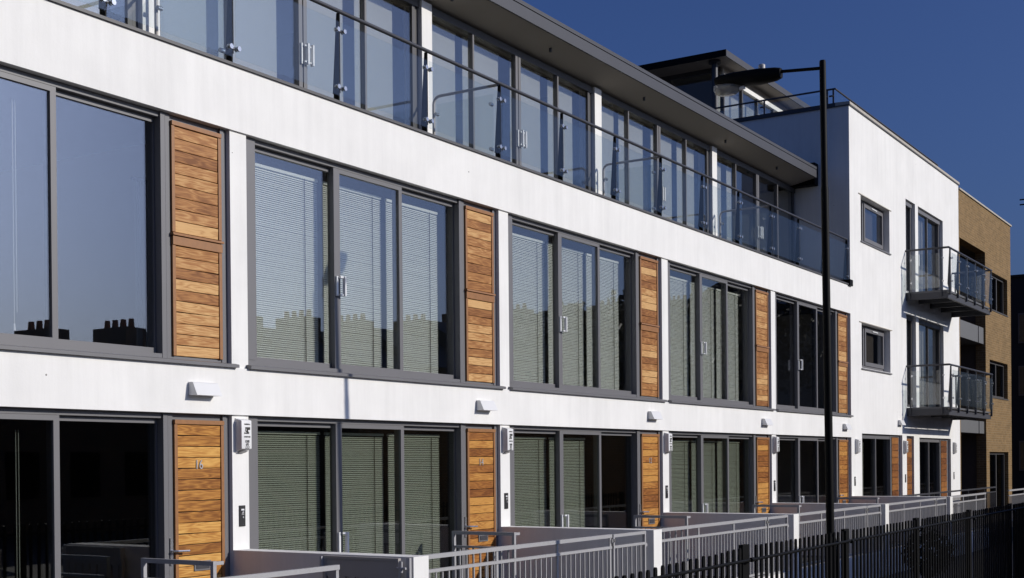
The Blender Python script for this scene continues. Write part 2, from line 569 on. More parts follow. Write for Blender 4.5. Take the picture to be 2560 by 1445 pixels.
# inside: floors, ceilings, party and back walls
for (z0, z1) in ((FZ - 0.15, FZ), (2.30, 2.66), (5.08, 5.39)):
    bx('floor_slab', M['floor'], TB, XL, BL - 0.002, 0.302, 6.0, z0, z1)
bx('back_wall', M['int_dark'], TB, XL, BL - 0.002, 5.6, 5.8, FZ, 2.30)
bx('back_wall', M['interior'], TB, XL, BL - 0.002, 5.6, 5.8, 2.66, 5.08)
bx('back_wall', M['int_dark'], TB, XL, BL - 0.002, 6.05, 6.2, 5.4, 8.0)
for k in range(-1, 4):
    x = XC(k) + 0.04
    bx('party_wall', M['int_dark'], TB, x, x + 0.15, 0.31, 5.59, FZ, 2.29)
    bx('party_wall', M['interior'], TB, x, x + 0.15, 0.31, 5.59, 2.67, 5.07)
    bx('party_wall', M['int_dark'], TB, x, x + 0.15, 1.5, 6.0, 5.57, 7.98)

def frame_set(w, L, z0, z1, ground):
    """outer frame, three sliding sashes with glass, of one bay (pane offsets from the bay's left edge L)"""
    f = MB()
    f.box(L, L + 0.172, 0.065, 0.24, z0, z1)                         # wide left jamb panel
    f.box(L + 0.012, L + 0.15, 0.060, 0.066, z0 + 0.06, z1 - 0.07)   # raised face of the jamb panel
    f.box(L + 0.172, L + 3.885, 0.082, 0.24, z1 - 0.05, z1)          # head track
    f.box(L + 0.172, L + 3.885, 0.065, 0.24, z0, z0 + 0.045)         # bottom track
    f.box(L + 3.885, L + 3.94, 0.060, 0.24, z0, z1)                  # right jamb
    f.box(L + 3.948, L + 4.005, 0.066, 0.2, z0, z1)
    f.box(L + 4.668, L + 4.715, 0.060, 0.2, z0, z1)
    f.box(L + 4.719, L + 4.765, 0.075, 0.2, z0, z1)
    f.box(L + 4.005, L + 4.668, 0.088, 0.2, z1 - 0.058, z1)
    f.box(L + 4.005, L + 4.668, 0.070, 0.2, z0, z0 + 0.03)
    f.build('frame', M['frame'], w)
    gl = M['glass_dark'] if ground else M['glass']
    def sash(a, b, y, sl, sr):
        s = MB()
        zb, zt = z0 + 0.047, z1 - 0.052
        s.box(L + a, L + a + sl, y, y + 0.05, zb, zt)
        s.box(L + b - sr, L + b, y, y + 0.05, zb, zt)
        s.box(L + a + sl, L + b - sr, y, y + 0.05, zt - 0.045, zt)
        s.box(L + a + sl, L + b - sr, y, y + 0.05, zb, zb + 0.055)
        s.build('sash', M['frame'], w)
        bx('pane', gl, w, L + a + sl - 0.005, L + b - sr + 0.005, y + 0.02, y + 0.028, zb + 0.05, zt - 0.04)
    sash(0.174, 1.50, 0.142, 0.075, 0.03)
    sash(1.447, 2.712, 0.085, 0.103, 0.062)
    sash(2.66, 3.882, 0.142, 0.05, 0.012)
    # D handle on the middle sash
    hz0, hz1 = (0.72, 0.985) if ground else (3.575, 3.79)
    h = MB()
    h.box(L + 1.462, L + 1.49, 0.062, 0.085, hz0, hz1)
    h.box(L + 1.49, L + 1.552, 0.03, 0.05, hz1 - 0.022, hz1)
    h.box(L + 1.49, L + 1.552, 0.03, 0.05, hz0, hz0 + 0.022)
    h.box(L + 1.545, L + 1.570, 0.012, 0.05, hz0, hz1)
    h.build('handle', M['satin'], w, bevel=0.003)

def board(par, mat, x0, x1, yf, z0, z1, tilt=True, th=0.02):
    o = bx('board', mat, par, x0, x1, yf, yf + th, z0, z1, bevel=0.003)
    if tilt:
        o.rotation_euler = (R.uniform(0.02, 0.05), R.uniform(-0.009, 0.009), R.uniform(-0.004, 0.004))
    return o

def timber_part(par, L, mat, z0, z1, n, ztrim, zmid=None):
    x0, x1 = L + 4.008, L + 4.664
    bx('backing', M['dark'], par, x0 + 0.004, x1 - 0.004, 0.078, 0.09, z0, z1)
    bx('stile', M['timber_t'], par, x0, x0 + 0.04, 0.042, 0.077, z0, z1 - ztrim, bevel=0.003)
    bx('stile', M['timber_t'], par, x1 - 0.04, x1, 0.042, 0.077, z0, z1 - ztrim, bevel=0.003)
    bx('top_trim', M['timber_t'], par, x0, x1, 0.034, 0.077, z1 - ztrim + 0.003, z1, bevel=0.003)
    p = (z1 - ztrim - z0) / n
    for i in range(n):
        board(par, mat, x0 + 0.042, x1 - 0.042, 0.053, z0 + i * p + 0.0035, z0 + (i + 1) * p - 0.0035)

DOORNO = {0: '16', 1: '14', 2: '12'}
for k in range(5):
    L = LB(k)
    # first floor
    wn = empty('sliding_window', (L, 0.065, 2.73), TB)
    frame_set(wn, L, 2.73, 5.026, False)
    MB().prism_x([(-0.045, 2.688), (0.30, 2.688), (0.30, 2.729), (0.0, 2.729), (-0.045, 2.718)], L - 0.03, L + 4.80).build('sill', M['frame'], wn)
    sh = empty('timber_shutter', (L + 4.0, 0.05, 2.76), TB)
    timber_part(sh, L, M['timber_w'], 2.764, 3.885, 10, 0.085)
    timber_part(sh, L, M['timber_w'], 3.925, 4.965, 9, 0.045)
    MB().prism_x([(0.018, 3.893), (0.078, 3.893), (0.078, 3.922), (0.026, 3.916)], L + 4.0, L + 4.672).build('ledge', M['timber_t'], sh)
    # ground floor
    wn = empty('sliding_window', (L, 0.065, FZ), TB)
    frame_set(wn, L, FZ, 2.226, True)
    dr = empty('timber_door', (L + 4.0, 0.05, FZ), TB)
    timber_part(dr, L, M['timber'] if k == 0 else M['timber_r'], FZ + 0.02, 2.165, 21, 0.045)
    h = MB()
    h.box(L + 3.952, L + 3.985, 0.052, 0.064, 0.80, 1.055)
    h.tube([(L + 3.968, 0.055, 0.935), (L + 3.968, 0.0, 0.935), (L + 3.985, -0.012, 0.935), (L + 4.13, -0.012, 0.93)], 0.011, 8)
    h.build('handle', M['chrome'], dr, bevel=0.0)
    lb = MB()
    lb.box(L + 4.25, L + 4.47, 0.042, 0.053, 0.725, 0.82)
    lb.build('letterbox', M['frame'], dr, bevel=0.004)
    MB().box(L + 4.275, L + 4.445, 0.036, 0.042, 0.745, 0.80).build('letter_flap', M['steel_d'], dr)
    if k in DOORNO:
        lettering('numeral', DOORNO[k], 0.125, L + 4.325, 0.045, 1.70, M['steel'], dr, 0.9)

# top floor: set back behind the terrace
TY = 1.21
for k in range(-1, 4):
    x = XC(k) + 0.0
    bx('pillar', M['white'], TB, x - 0.01, x + CW - 0.005, TY, TY + 0.3, 5.562, 7.988)
for k in range(5):
    L = LB(k)
    RW = L + 4.755
    sc_ = empty('glazed_screen', (L, TY, 5.57), TB)
    f = MB()
    y0, y1 = TY + 0.05, TY + 0.16
    z0, z1 = 5.565, 7.986
    f.box(L, RW, y0 - 0.01, y1, z1 - 0.10, z1)
    f.box(L, RW, y0, y1, z0, z0 + 0.09)
    f.box(L, L + 0.05, y0, y1, z0 + 0.09, z1 - 0.10)
    f.box(L + 4.60, L + 4.66, y0, y1, z0 + 0.09, z1 - 0.10)
    f.box(L + 4.68, RW, y0 + 0.02, y1, z0 + 0.09, z1 - 0.10)
    f.build('frame', M['frame2'], sc_)
    zb, zt = z0 + 0.092, z1 - 0.102
    for (a, b) in ((1.06, 1.097), (2.25, 2.315), (2.335, 2.40), (3.535, 3.572)):
        bx('mullion', M['frame'], sc_, L + a, L + b, y0 - 0.02, y0 + 0.06, zb, zt)
    for (a, b) in ((0.05, 1.05), (1.09, 2.25), (2.40, 3.53), (3.57, 4.60)):
        bx('pane', M['glass'], sc_, L + a, L + b, y0 + 0.02, y0 + 0.028, zb, zt)
    for a in (2.27, 2.36):
        h = MB()
        h.box(L + a, L + a + 0.022, y0 - 0.045, y0 - 0.02, 6.51, 6.76)
        h.box(L + a + 0.03, L + a + 0.07, y0 - 0.075, y0 - 0.055, 6.53, 6.55)
        h.box(L + a + 0.03, L + a + 0.07, y0 - 0.075, y0 - 0.055, 6.72, 6.74)
        h.box(L + a + 0.062, L + a + 0.086, y0 - 0.095, y0 - 0.05, 6.51, 6.76)
        h.build('handle', M['satin'], sc_)
# roof with tapered eaves
RX1 = 29.32
MB().prism_x([(0.70, 8.132), (1.40, 7.99), (7.2, 7.99), (7.2, 8.35), (0.70, 8.35)], XL, RX1).build('eaves', M['soffit'], TB)
MB().box(XL, RX1, 0.665, 0.698, 8.128, 8.302).build('fascia', M['fascia'], TB)
MB().box(XL, RX1, 0.675, 0.699, 8.303, 8.314).build('fascia_groove', M['black'], TB)
MB().box(XL, RX1, 0.660, 7.2, 8.351, 8.372).build('roof_edge', M['fascia'], TB)
MB().box(XL, RX1, 0.660, 0.699, 8.3145, 8.3505).build('roof_trim', M['fascia'], TB)
MB().box(RX1 + 0.005, BL - 0.004, 0.72, 7.2, 7.99, 8.49).build('gutter_end', M['black'], TB)
for x in (14.9, 17.6, 20.9, 24.6, 27.5):
    MB().tube([(x, 0.95, 8.02), (x, 0.95, 8.077)], 0.022, 10).build('soffit_vent', M['fascia'], TB)

# ------------------------------------------------------------------ blinds and things behind the glass
def venetian(L, a, b, zt, zb, label, tilt, grp, sm):
    t = thing('venetian_blind', (L + (a + b) / 2, 0.30, zt), label, 'blind', grp)
    m = MB()
    n = int((zt - zb) / 0.0222)
    dy, dz = 0.0125 * math.cos(tilt), 0.0125 * math.sin(tilt)
    for i in range(n):
        z = zt - 0.05 - i * 0.0222
        if z < zb: break
        j = R.uniform(-0.0012, 0.0012)
        p = [(0.30 - dy, z - dz + j), (0.30 - 0.3 * dz * 0.2, z + 0.0025 + j), (0.30 + dy, z + dz + j)]
        for q in range(2):
            (y0, za), (y1, zc) = p[q], p[q + 1]
            m.quad((L + a, y0, za), (L + b, y0, za), (L + b, y1, zc), (L + a, y1, zc))
    m.build('slats', sm, t, kind='stuff')
    bx('headrail', sm, t, L + a, L + b, 0.285, 0.315, zt - 0.03, zt)
    bx('bottom_rail', sm, t, L + a, L + b, 0.288, 0.312, zb - 0.01, zb + 0.006)
    for f in (0.17, 0.83):
        x = L + a + (b - a) * f
        bx('cord', M['int_dark'], t, x - 0.004, x + 0.004, 0.282, 0.286, zb, zt - 0.03)

PN = ['left', 'middle', 'right']
for k in (1, 2, 3):
    for fl in (1, 0):
        for i, (a, b) in enumerate(((0.1, 1.42), (1.52, 2.58), (2.68, 3.74))):
            zt, zb = (4.86, 2.80) if fl else (2.085, -0.02)
            if k == 2 and fl == 0 and i == 2:
                continue
            lab = 'white venetian blind behind the %s pane of the %s-floor window, %s bay from left' % (PN[i], 'first' if fl else 'ground', BAY[k])
            venetian(LB(k), a, b, zt, zb, lab, math.radians(52 if fl else 38), 'venetian blinds behind the sliding windows', M['slat'] if fl else M['slat_g'])
for k in range(5):
    L = LB(k)
    spans = ((0.06, 0.93), (1.12, 2.10), (2.44, 3.36), (3.60, 4.42))
    if k == 4: spans = ((0.06, 0.80), (1.10, 1.36))
    for i, (a, b) in enumerate(spans):
        t = thing('roller_blind', (L + a, TY + 0.25, 7.88),
                  'pale grey roller blind behind the %s pane of the %s top-floor bay from left' % (('first', 'second', 'third', 'fourth')[i], BAY[k]), 'blind', 'roller blinds on the top floor')
        bx('fabric', M['roller'], t, L + a, L + b, TY + 0.25, TY + 0.254, 5.60, 7.86)
        MB().tube([(L + a, TY + 0.25, 7.88), (L + b, TY + 0.25, 7.88)], 0.022, 8).build('roller', M['satin'], t)
# bay without blinds: curtain, pull cords, framed pictures on the back wall
t = thing('curtain', (8.78, 0.4, 2.7), 'grey curtain hanging at the right of the first-floor window without blinds', 'curtain')
m = MB()
for x0, x1 in ((8.675, 8.755), (8.80, 8.89)):
    n = 6
    for i in range(n):
        x = x0 + (x1 - x0) * i / n
        m.box(x, x + (x1 - x0) / n * 0.96, 0.39 + 0.012 * (i % 2), 0.405 + 0.012 * (i % 2), 2.72, 4.42)
m.build('cloth', M['curtain'], t)
bx('curtain_rail', M['steel_d'], t, 8.64, 8.92, 0.39, 0.42, 4.42, 4.45)
for n_, (z0, z1, where) in enumerate(((2.95, 4.85, 'first-floor'), (0.3, 2.05, 'ground-floor'))):
    t = thing('pull_cord', (7.25, 0.32, z0), 'thin white blind cord hanging inside the leftmost %s window' % where, 'blind cord', 'blind cords in the leftmost bay')
    m = MB()
    m.box(7.24, 7.246, 0.32, 0.326, z0, z1)
    m.box(7.268, 7.274, 0.32, 0.326, z0 + 0.1, z1)
    m.build('cord', M['curtain'], t)
    MB().tube([(7.243, 0.323, z0 - 0.06), (7.243, 0.323, z0)], [0.012, 0.007], 8).build('toggle', M['satin'], t)
for x0, x1, z0, z1, lab in ((13.1, 14.2, 3.55, 4.35, 'larger framed picture on the back wall of the leftmost first-floor room'),
                            (10.1, 10.7, 3.5, 4.1, 'smaller framed picture on the back wall of the leftmost first-floor room')):
    if x0 > 9.6: x0 -= 3.2 if x0 > 12 else 2.9; x1 -= 3.2 if x1 > 12.5 else 2.9
    t = thing('picture', (x0, 5.57, z0), lab, 'picture')
    bx('picture_frame', M['frame'], t, x0, x1, 5.57, 5.598, z0, z1)
    bx('print', M['curtain'], t, x0 + 0.08, x1 - 0.08, 5.562, 5.569, z0 + 0.08, z1 - 0.08)

# ------------------------------------------------------------------ terrace balustrade
PX = [6.38, 8.045, 9.65, 11.33, 13.005, 14.68, 16.355, 18.01, 19.66, 21.35, 23.03, 24.7, 26.31, 27.95, 29.535]
GB = thing('glass_balustrade', (6.3, 0.05, 5.684), 'long glass balustrade with dark fin posts and tube handrail along the white parapet', 'balustrade')
def fin(x, par, y0=0.05, zb=5.685, zt=6.68):
    p = empty('post', (x, y0, zb), par)
    MB().prism_x([(y0 + 0.012, zb), (y0 + 0.085, zb), (y0 + 0.085, zb + 0.12), (y0 + 0.098, zb + 0.12), (y0 + 0.04, zt), (y0, zt), (y0, zb + 0.12), (y0 + 0.012, zb + 0.12)],
                 x - 0.008, x + 0.008).build('fin', M['black'], p, key='fin%.3f' % (zt - zb))
    return p
def clamp(par, x, y, z, sgn, key='clamp'):
    m = MB()
    cx = x + sgn * 0.055
    m.tube([(cx, y - 0.030, z), (cx, y - 0.012, z)], 0.026, 12)
    m.tube([(cx, y + 0.004, z), (cx, y + 0.020, z)], 0.026, 12)
    m.tube([(x, y + 0.012, z), (cx, y + 0.012, z)], 0.016, 8)
    return m.build('clamp', M['chrome'], par, smooth=True, key=key + ('p' if sgn > 0 else 'm'))
for i, x in enumerate(PX):
    p = fin(x, GB)
    for z in (5.858, 6.482):
        if i < len(PX) - 1: clamp(p, x, 0.045, z, 1)
        if i > 0: clamp(p, x, 0.045, z, -1)
for i in range(len(PX) - 1):
    bx('pane', M['balglass'], GB, PX[i] + 0.022, PX[i + 1] - 0.022, 0.032, 0.044, 5.765, 6.575)
MB().tube([(PX[0], 0.062, 6.70), (PX[-1] + 0.01, 0.062, 6.70)], 0.023, 12).build('handrail', M['steel_d'], GB, smooth=True)
for k in range(4):
    x = PX[2 + 3 * k] + 0.002
    t = thing('terrace_screen', (x, 0.6, 5.56), 'glass screen and bent rail between terraces, beside the %s top-floor pillar from left' % ORD[k], 'glass screen', 'screens dividing the roof terraces')
    pts = [(x, 0.10, 6.69), (x, 0.55, 6.69), (x, 1.02, 6.69)]
    for a in range(1, 6):
        th = a / 5 * math.pi / 2
        pts.append((x, 1.02 + 0.1 * math.sin(th), 6.69 - 0.1 * (1 - math.cos(th))))
    pts.append((x, 1.12, 5.562))
    MB().tube(pts, 0.02, 10).build('rail', M['gate'], t, smooth=True)
    bx('pane', M['balglass'], t, x - 0.006, x + 0.006, 0.17, 1.06, 5.75, 6.58)
    for z in (5.86, 6.45):
        for y in (0.2, 1.07):
            MB().tube([(x - 0.03, y, z), (x + 0.03, y, z)], 0.024, 10).build('clamp', M['chrome'], t, smooth=True, key='dclamp')

# ------------------------------------------------------------------ vents, alarms, entry panels
PIL = ['on the first pillar from the left', 'on the second pillar from the left', 'on the third pillar from the left', 'on the fourth pillar from the left']
for k in range(5):
    x0 = LB(k) + 4.15
    t = thing('vent_hood', (x0 + 0.17, 0, 2.39), 'white vent hood on the wall over the %s timber door from the left' % ORD[k], 'vent hood', 'white vent hoods on the terrace wall')
    MB().prism_x([(-0.003, 2.396), (-0.003, 2.522), (-0.05, 2.522), (-0.062, 2.512), (-0.115, 2.396)], x0, x0 + 0.335).build('hood', M['plastic'], t, bevel=0.002)
t = thing('vent_hood', (33.6, 0, 2.57), 'white vent hood at the lower left of the lower balcony', 'vent hood', 'white vent hoods on the terrace wall')
MB().prism_x([(-0.003, 2.576), (-0.003, 2.702), (-0.05, 2.702), (-0.062, 2.692), (-0.115, 2.576)], 33.43, 33.76).build('hood', M['plastic'], t, bevel=0.002)

def alarm(x, y, lab, full=True):
    t = thing('alarm_box', (x + 0.07, y, 1.86), lab, 'alarm box', 'white alarm boxes beside the doors')
    m = MB()
    m.prism_x([(y - 0.02, 1.875), (y - 0.003, 1.862), (y - 0.003, 2.192), (y - 0.02, 2.19), (y - 0.085, 2.172), (y - 0.085, 1.892)], x, x + 0.145)
    m.build('cover', M['plastic'], t, smooth=True, bevel=0.009)
    MB().box(x - 0.004, x + 0.149, y - 0.012, y - 0.002, 1.858, 2.196).build('back_plate', M['plastic'], t, bevel=0.003)
    MB().prism_x([(y - 0.075, 1.874), (y - 0.01, 1.85), (y - 0.01, 1.87)], x + 0.03, x + 0.11).build('strobe', M['steel'], t)
    yf = y - 0.0875
    cx = x + 0.079
    e = MB()
    z = 2.04
    for pr in ([(0.030, 0.052), (0.030, 0.066), (0.098, 0.066), (0.096, 0.040), (0.066, 0.038), (0.062, 0.052)],
               [(0.022, 0.026), (0.034, 0.052), (0.042, 0.052), (0.031, 0.026)],
               [(0.044, 0.030), (0.05, 0.052), (0.062, 0.052), (0.066, 0.038), (0.074, 0.018), (0.04, 0.018), (0.033, 0.026)],
               [(0.012, 0.0), (0.02, 0.018), (0.03, 0.018), (0.026, 0.0)],
               [(0.026, 0.0), (0.03, 0.007), (0.082, 0.007), (0.082, 0.0)],
               [(0.04, 0.007), (0.046, 0.018), (0.082, 0.018), (0.082, 0.007)]):
        pr = [(x + 0.022 + a, z + b) for a, b in reversed(pr)]
        e.prism_y(pr, yf, yf + 0.001)
    e.build('emblem', M['print_'], t)
    for s, size, dz, wd in (('HARRIS &', 0.021, 2.128, 0.95), ('SANDFORD', 0.02, 2.004, 0.85), ('0208', 0.038, 1.953, 0.78), ('695', 0.038, 1.922, 0.78), ('1717', 0.038, 1.889 + 0.002, 0.78)):
        lettering('lettering', s, size, cx, yf + 0.0005, dz, M['print_'], t, wd)
def panel(x, y, lab, z0=1.125, z1=1.332, wd=0.082):
    t = thing('entry_panel', (x + wd / 2, y, z0), lab, 'entry panel', 'dark entry panels beside the doors')
    MB().box(x, x + wd, y - 0.012, y - 0.001, z0, z1).build('plate', M['dark'], t, bevel=0.002)
    cx = x + wd / 2
    m = MB()
    m.box(cx - 0.02, cx + 0.022, y - 0.0145, y - 0.0125, z0 + 0.157, z0 + 0.173)
    m.build('name_card', M['satin'], t)
    b = MB()
    b.prism_y([(cx - 0.016, z0 + 0.126), (cx + 0.018, z0 + 0.126), (cx + 0.018, z0 + 0.148), (cx + 0.004, z0 + 0.148)], y - 0.0145, y - 0.0125)
    b.box(cx - 0.016, cx + 0.02, y - 0.0145, y - 0.0125, z0 + 0.114, z0 + 0.12)
    b.build('symbol', M['steel'], t)
    MB().tube([(cx + 0.006, y - 0.018, z0 + 0.09), (cx + 0.006, y - 0.0125, z0 + 0.09)], 0.009, 10).build('button', M['steel'], t, smooth=True)
    for z in (z0 + 0.017, z0 + 0.193):
        MB().tube([(cx + 0.002, y - 0.0155, z), (cx + 0.002, y - 0.0125, z)], 0.005, 8).build('screw', M['chrome'], t)
for k in range(4):
    alarm(XC(k) + 0.045, 0.03, 'white alarm box with printed phone number ' + PIL[k])
    panel(XC(k) + 0.085, 0.03, 'dark narrow entry panel ' + PIL[k])

# ------------------------------------------------------------------ white end block
EB = thing('white_end_block', (29.57, 0, 0), 'taller white rendered end block with small windows, balconies and a roof pavilion', 'building')
EX = 40.10
H = [(30.41, 32.80, 6.80, 7.845), (30.41, 32.80, 3.85, 4.89),
     (34.30, 35.23, 6.02, 8.40), (35.52, 38.20, 6.02, 8.40), (34.30, 35.23, 3.06, 5.45), (35.52, 38.20, 3.06, 5.45),
     (30.38, 33.83, FZ, 2.325), (34.24, 34.95, FZ, 2.315), (35.50, 38.96, FZ, 2.285)]
walled(BL, EX, GZ, 9.73, 0.0, 0.28, H).build('front_wall', M['white'], EB)
bx('side_wall', M['white'], EB, BL, BL + 0.25, 0.281, 9.0, GZ, 9.73)
bx('roof_slab', M['fascia'], EB, BL + 0.251, EX, 0.281, 9.0, 9.3, 9.5)
for z0, z1 in ((FZ - 0.1, FZ - 0.001), (2.5, 2.95), (5.6, 5.97)):
    bx('floor_slab', M['floor'], EB, BL + 0.251, EX, 0.281, 5.0, z0, z1)
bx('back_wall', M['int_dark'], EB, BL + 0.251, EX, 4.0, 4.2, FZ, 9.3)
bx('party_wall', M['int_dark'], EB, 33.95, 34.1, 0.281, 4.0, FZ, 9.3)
# parapet cap
MB().box(BL - 0.03, EX + 0.03, -0.035, 0.30, 9.732, 9.752).build('cap_flashing', M['frame2'], EB)
MB().prism_x([(-0.035, 9.7525), (0.30, 9.7525), (0.30, 9.83), (-0.03, 9.815)], BL - 0.03, EX + 0.03).build('parapet_cap', M['coping'], EB)
MB().box(BL - 0.035, BL + 0.27, 0.301, 9.0, 9.732, 9.825).build('side_cap', M['fascia'], EB)
for z0, z1 in ((6.80, 7.845), (3.85, 4.89)):
    wn = empty('window', (30.4, 0.1, z0), EB)
    f = MB()
    x0, x1 = 30.41, 32.80
    f.box(x0, x0 + 0.07, 0.16, 0.25, z0, z1)
    f.box(x1 - 0.07, x1, 0.16, 0.25, z0, z1)
    f.box(x0 + 0.07, x1 - 0.07, 0.16, 0.25, z1 - 0.05, z1)
    f.box(x0 + 0.07, x1 - 0.07, 0.16, 0.25, z0, z0 + 0.09)
    f.box(x0 + 0.63, x0 + 0.72, 0.155, 0.25, z0 + 0.09, z1 - 0.05)
    f.build('frame', M['frame'], wn)
    s = MB()
    a, b = x0 + 0.73, x1 - 0.075
    s.box(a, a + 0.08, 0.135, 0.18, z0 + 0.095, z1 - 0.055)
    s.box(b - 0.08, b, 0.135, 0.18, z0 + 0.095, z1 - 0.055)
    s.box(a + 0.08, b - 0.08, 0.135, 0.18, z1 - 0.145, z1 - 0.055)
    s.box(a + 0.08, b - 0.08, 0.135, 0.18, z0 + 0.095, z0 + 0.185)
    s.build('sash', M['frame'], wn)
    gl = M['glass']
    bx('pane', gl, wn, x0 + 0.07, x0 + 0.63, 0.19, 0.198, z0 + 0.09, z1 - 0.05)
    bx('pane', gl, wn, a + 0.075, b - 0.075, 0.155, 0.163, z0 + 0.18, z1 - 0.14)
    bx('handle', M['satin'], wn, (a + b) / 2 - 0.22, (a + b) / 2 + 0.22, 0.115, 0.133, z1 - 0.112, z1 - 0.088)
    MB().prism_x([(-0.03, z0 - 0.045), (0.27, z0 - 0.045), (0.27, z0 - 0.002), (-0.03, z0 - 0.015)], x0 - 0.04, x1 + 0.05).build('sill', M['frame'], wn)
    MB().box(x0 - 0.18, x1 + 0.13, -0.018, -0.001, z1 + 0.004, z1 + 0.022).build('drip_bead', M['coping'], wn)
    bx('blind', M['int_dark'], wn, a + 0.1, b - 0.55, 0.24, 0.245, z0 + 0.1, z1 - 0.15)
for z0, z1, lo in ((6.02, 8.40, False), (3.06, 5.45, True)):
    def lights(nm, x0, x1, panes, mids):
        wn = empty(nm, (x0, 0.1, z0), EB)
        f = MB()
        f.box(x0, x0 + 0.06, 0.10, 0.2, z0, z1)
        f.box(x1 - 0.09, x1, 0.10, 0.2, z0, z1)
        f.box(x0 + 0.06, x1 - 0.09, 0.06, 0.2, z1 - 0.12, z1)
        f.box(x0 + 0.06, x1 - 0.09, 0.10, 0.2, z0, z0 + 0.08)
        for m_ in mids:
            f.box(m_, m_ + 0.05, 0.08, 0.2, z0 + 0.08, z1 - 0.12)
        f.build('frame', M['frame2'] if lo else M['frame'], wn)
        for a, b, y in panes:
            bx('pane', M['glass'], wn, a, b, y, y + 0.008, z0 + 0.08, z1 - 0.12)
        return wn
    lights('side_window', 34.30, 35.23, [(34.36, 35.14, 0.14)], [])
    gd = lights('balcony_door', 35.52, 38.20, [(35.58, 36.78, 0.11), (36.83, 38.11, 0.15)], [36.78])
    bx('handle', M['satin'], gd, 35.66, 35.72, 0.02, 0.06, z0 + 0.82, z0 + 1.12)
    bx('blind', M['interior'], gd, 35.6, 37.3, 0.25, 0.255, z0 + 0.1, z1 - 0.16)
# ground floor of the block
def flat_front(x0, x1, xt0, xt1, z1):
    wn = empty('sliding_window', (x0, 0.1, FZ), EB)
    f = MB()
    f.box(x0, x0 + 0.07, 0.08, 0.22, FZ, z1)
    f.box(xt0 - 0.10, xt0 - 0.005, 0.07, 0.22, FZ, z1)
    f.box(xt1 + 0.005, x1, 0.08, 0.22, FZ, z1)
    f.box(x0 + 0.07, xt0 - 0.10, 0.08, 0.22, z1 - 0.11, z1)
    f.box(xt0 - 0.005, xt1 + 0.005, 0.08, 0.22, z1 - 0.05, z1)
    mid = (x0 + xt0) / 2 - 0.02
    f.box(mid, mid + 0.05, 0.075, 0.2, FZ, z1 - 0.11)
    f.build('frame', M['frame'], wn)
    bx('pane', M['glass_dark'], wn, x0 + 0.07, mid, 0.12, 0.128, FZ, z1 - 0.11)
    bx('pane', M['glass_dark'], wn, mid + 0.05, xt0 - 0.10, 0.16, 0.168, FZ, z1 - 0.11)
    bx('blind', M['interior'], wn, x0 + 0.08, mid - 0.5, 0.22, 0.225, FZ, z1 - 0.2)
    bx('handle', M['satin'], wn, x0 + 0.12, x0 + 0.15, 0.04, 0.075, 0.5, 0.75)
    sh = empty('timber_panel', (xt0, 0.05, FZ), EB)
    bx('backing', M['dark'], sh, xt0, xt1, 0.09, 0.1, FZ, z1 - 0.055)
    p = (z1 - 0.06 - FZ) / 14
    for i in range(14):
        board(sh, M['timber_d'], xt0 + 0.01, xt1 - 0.01, 0.06, FZ + i * p + 0.005, FZ + (i + 1) * p - 0.005)
flat_front(30.38, 33.83, 33.08, 33.70, 2.325)
flat_front(35.50, 38.96, 38.05, 38.74, 2.285)
dr = empty('timber_door', (34.3, 0.2, FZ), EB)
bx('door_frame', M['frame2'], dr, 34.24, 34.95, 0.09, 0.12, FZ, 2.315)
p = (2.25 - FZ) / 14
for i in range(14):
    board(dr, M['timber_d'], 34.26, 34.90, 0.045, FZ + i * p + 0.005, FZ + (i + 1) * p - 0.005)
alarm(BL + 0.27, 0.0, 'white alarm box on the end block wall left of its ground-floor window')
alarm(33.92, 0.0, 'white alarm box on the narrow pier beside the dark timber door of the end block')
alarm(39.2, 0.0, 'white alarm box at the right end of the end block, under the lower balcony')
panel(BL + 0.19, 0.0, 'dark slim entry panel on the end block wall left of its ground-floor window')
panel(34.05, 0.0, 'dark slim entry panel on the narrow pier beside the dark timber door')
panel(39.25, 0.0, 'dark slim entry panel at the right end of the end block')
# roof pavilion
PZ0, PZ1 = 11.50, 11.655
PWX, PWY = 30.82, 3.50
pv = empty('roof_pavilion', (31, 4, 9.5), EB)
MB().box(30.02, 37.0, 3.13, 10.0, PZ0 + 0.025, PZ1 - 0.01).build('roof', M['soffit'], pv)
MB().box(29.985, 30.018, 3.10, 10.0, PZ0, PZ1).build('side_fascia', M['black'], pv)
MB().box(30.019, 37.0, 3.10, 3.129, PZ0, PZ1).build('fascia', M['fascia'], pv)
MB().box(PWX, 36.9, PWY + 0.03, PWY + 0.08, PZ0 - 0.17, PZ0 + 0.024).build('header', M['soffit'], pv)
MB().box(PWX, 36.9, PWY - 0.02, PWY + 0.06, PZ0 - 0.28, PZ0 - 0.171).build('white_beam', M['white'], pv)
for x in (PWX, PWX + 1.22, PWX + 2.3, PWX + 3.5, 36.84):
    bx('mullion', M['frame2'], pv, x, x + 0.06, PWY, PWY + 0.1, 9.51, PZ0 - 0.281)
for y in (4.95, 6.35, 7.75):
    bx('mullion', M['frame2'], pv, PWX, PWX + 0.07, y, y + 0.09, 9.51, PZ0 - 0.091)
bx('head_frame', M['frame2'], pv, PWX, PWX + 0.07, PWY + 0.101, 10, PZ0 - 0.09, PZ0 + 0.024)
xs = (PWX, PWX + 1.22, PWX + 2.3, PWX + 3.5, 36.84)
for i in range(4):
    bx('pane', M['glass'], pv, xs[i] + 0.06, xs[i + 1], PWY + 0.04, PWY + 0.048, 9.51, PZ0 - 0.281)
for a, b in ((PWY + 0.101, 4.95), (5.04, 6.35), (6.44, 7.75), (7.84, 10)):
    bx('pane', M['glass_low'], pv, PWX + 0.03, PWX + 0.038, a, b, 9.51, PZ0 - 0.091)
bx('blind', M['roller'], pv, PWX + 0.15, 36.8, PWY + 0.3, PWY + 0.31, 9.51, PZ0 - 0.3)
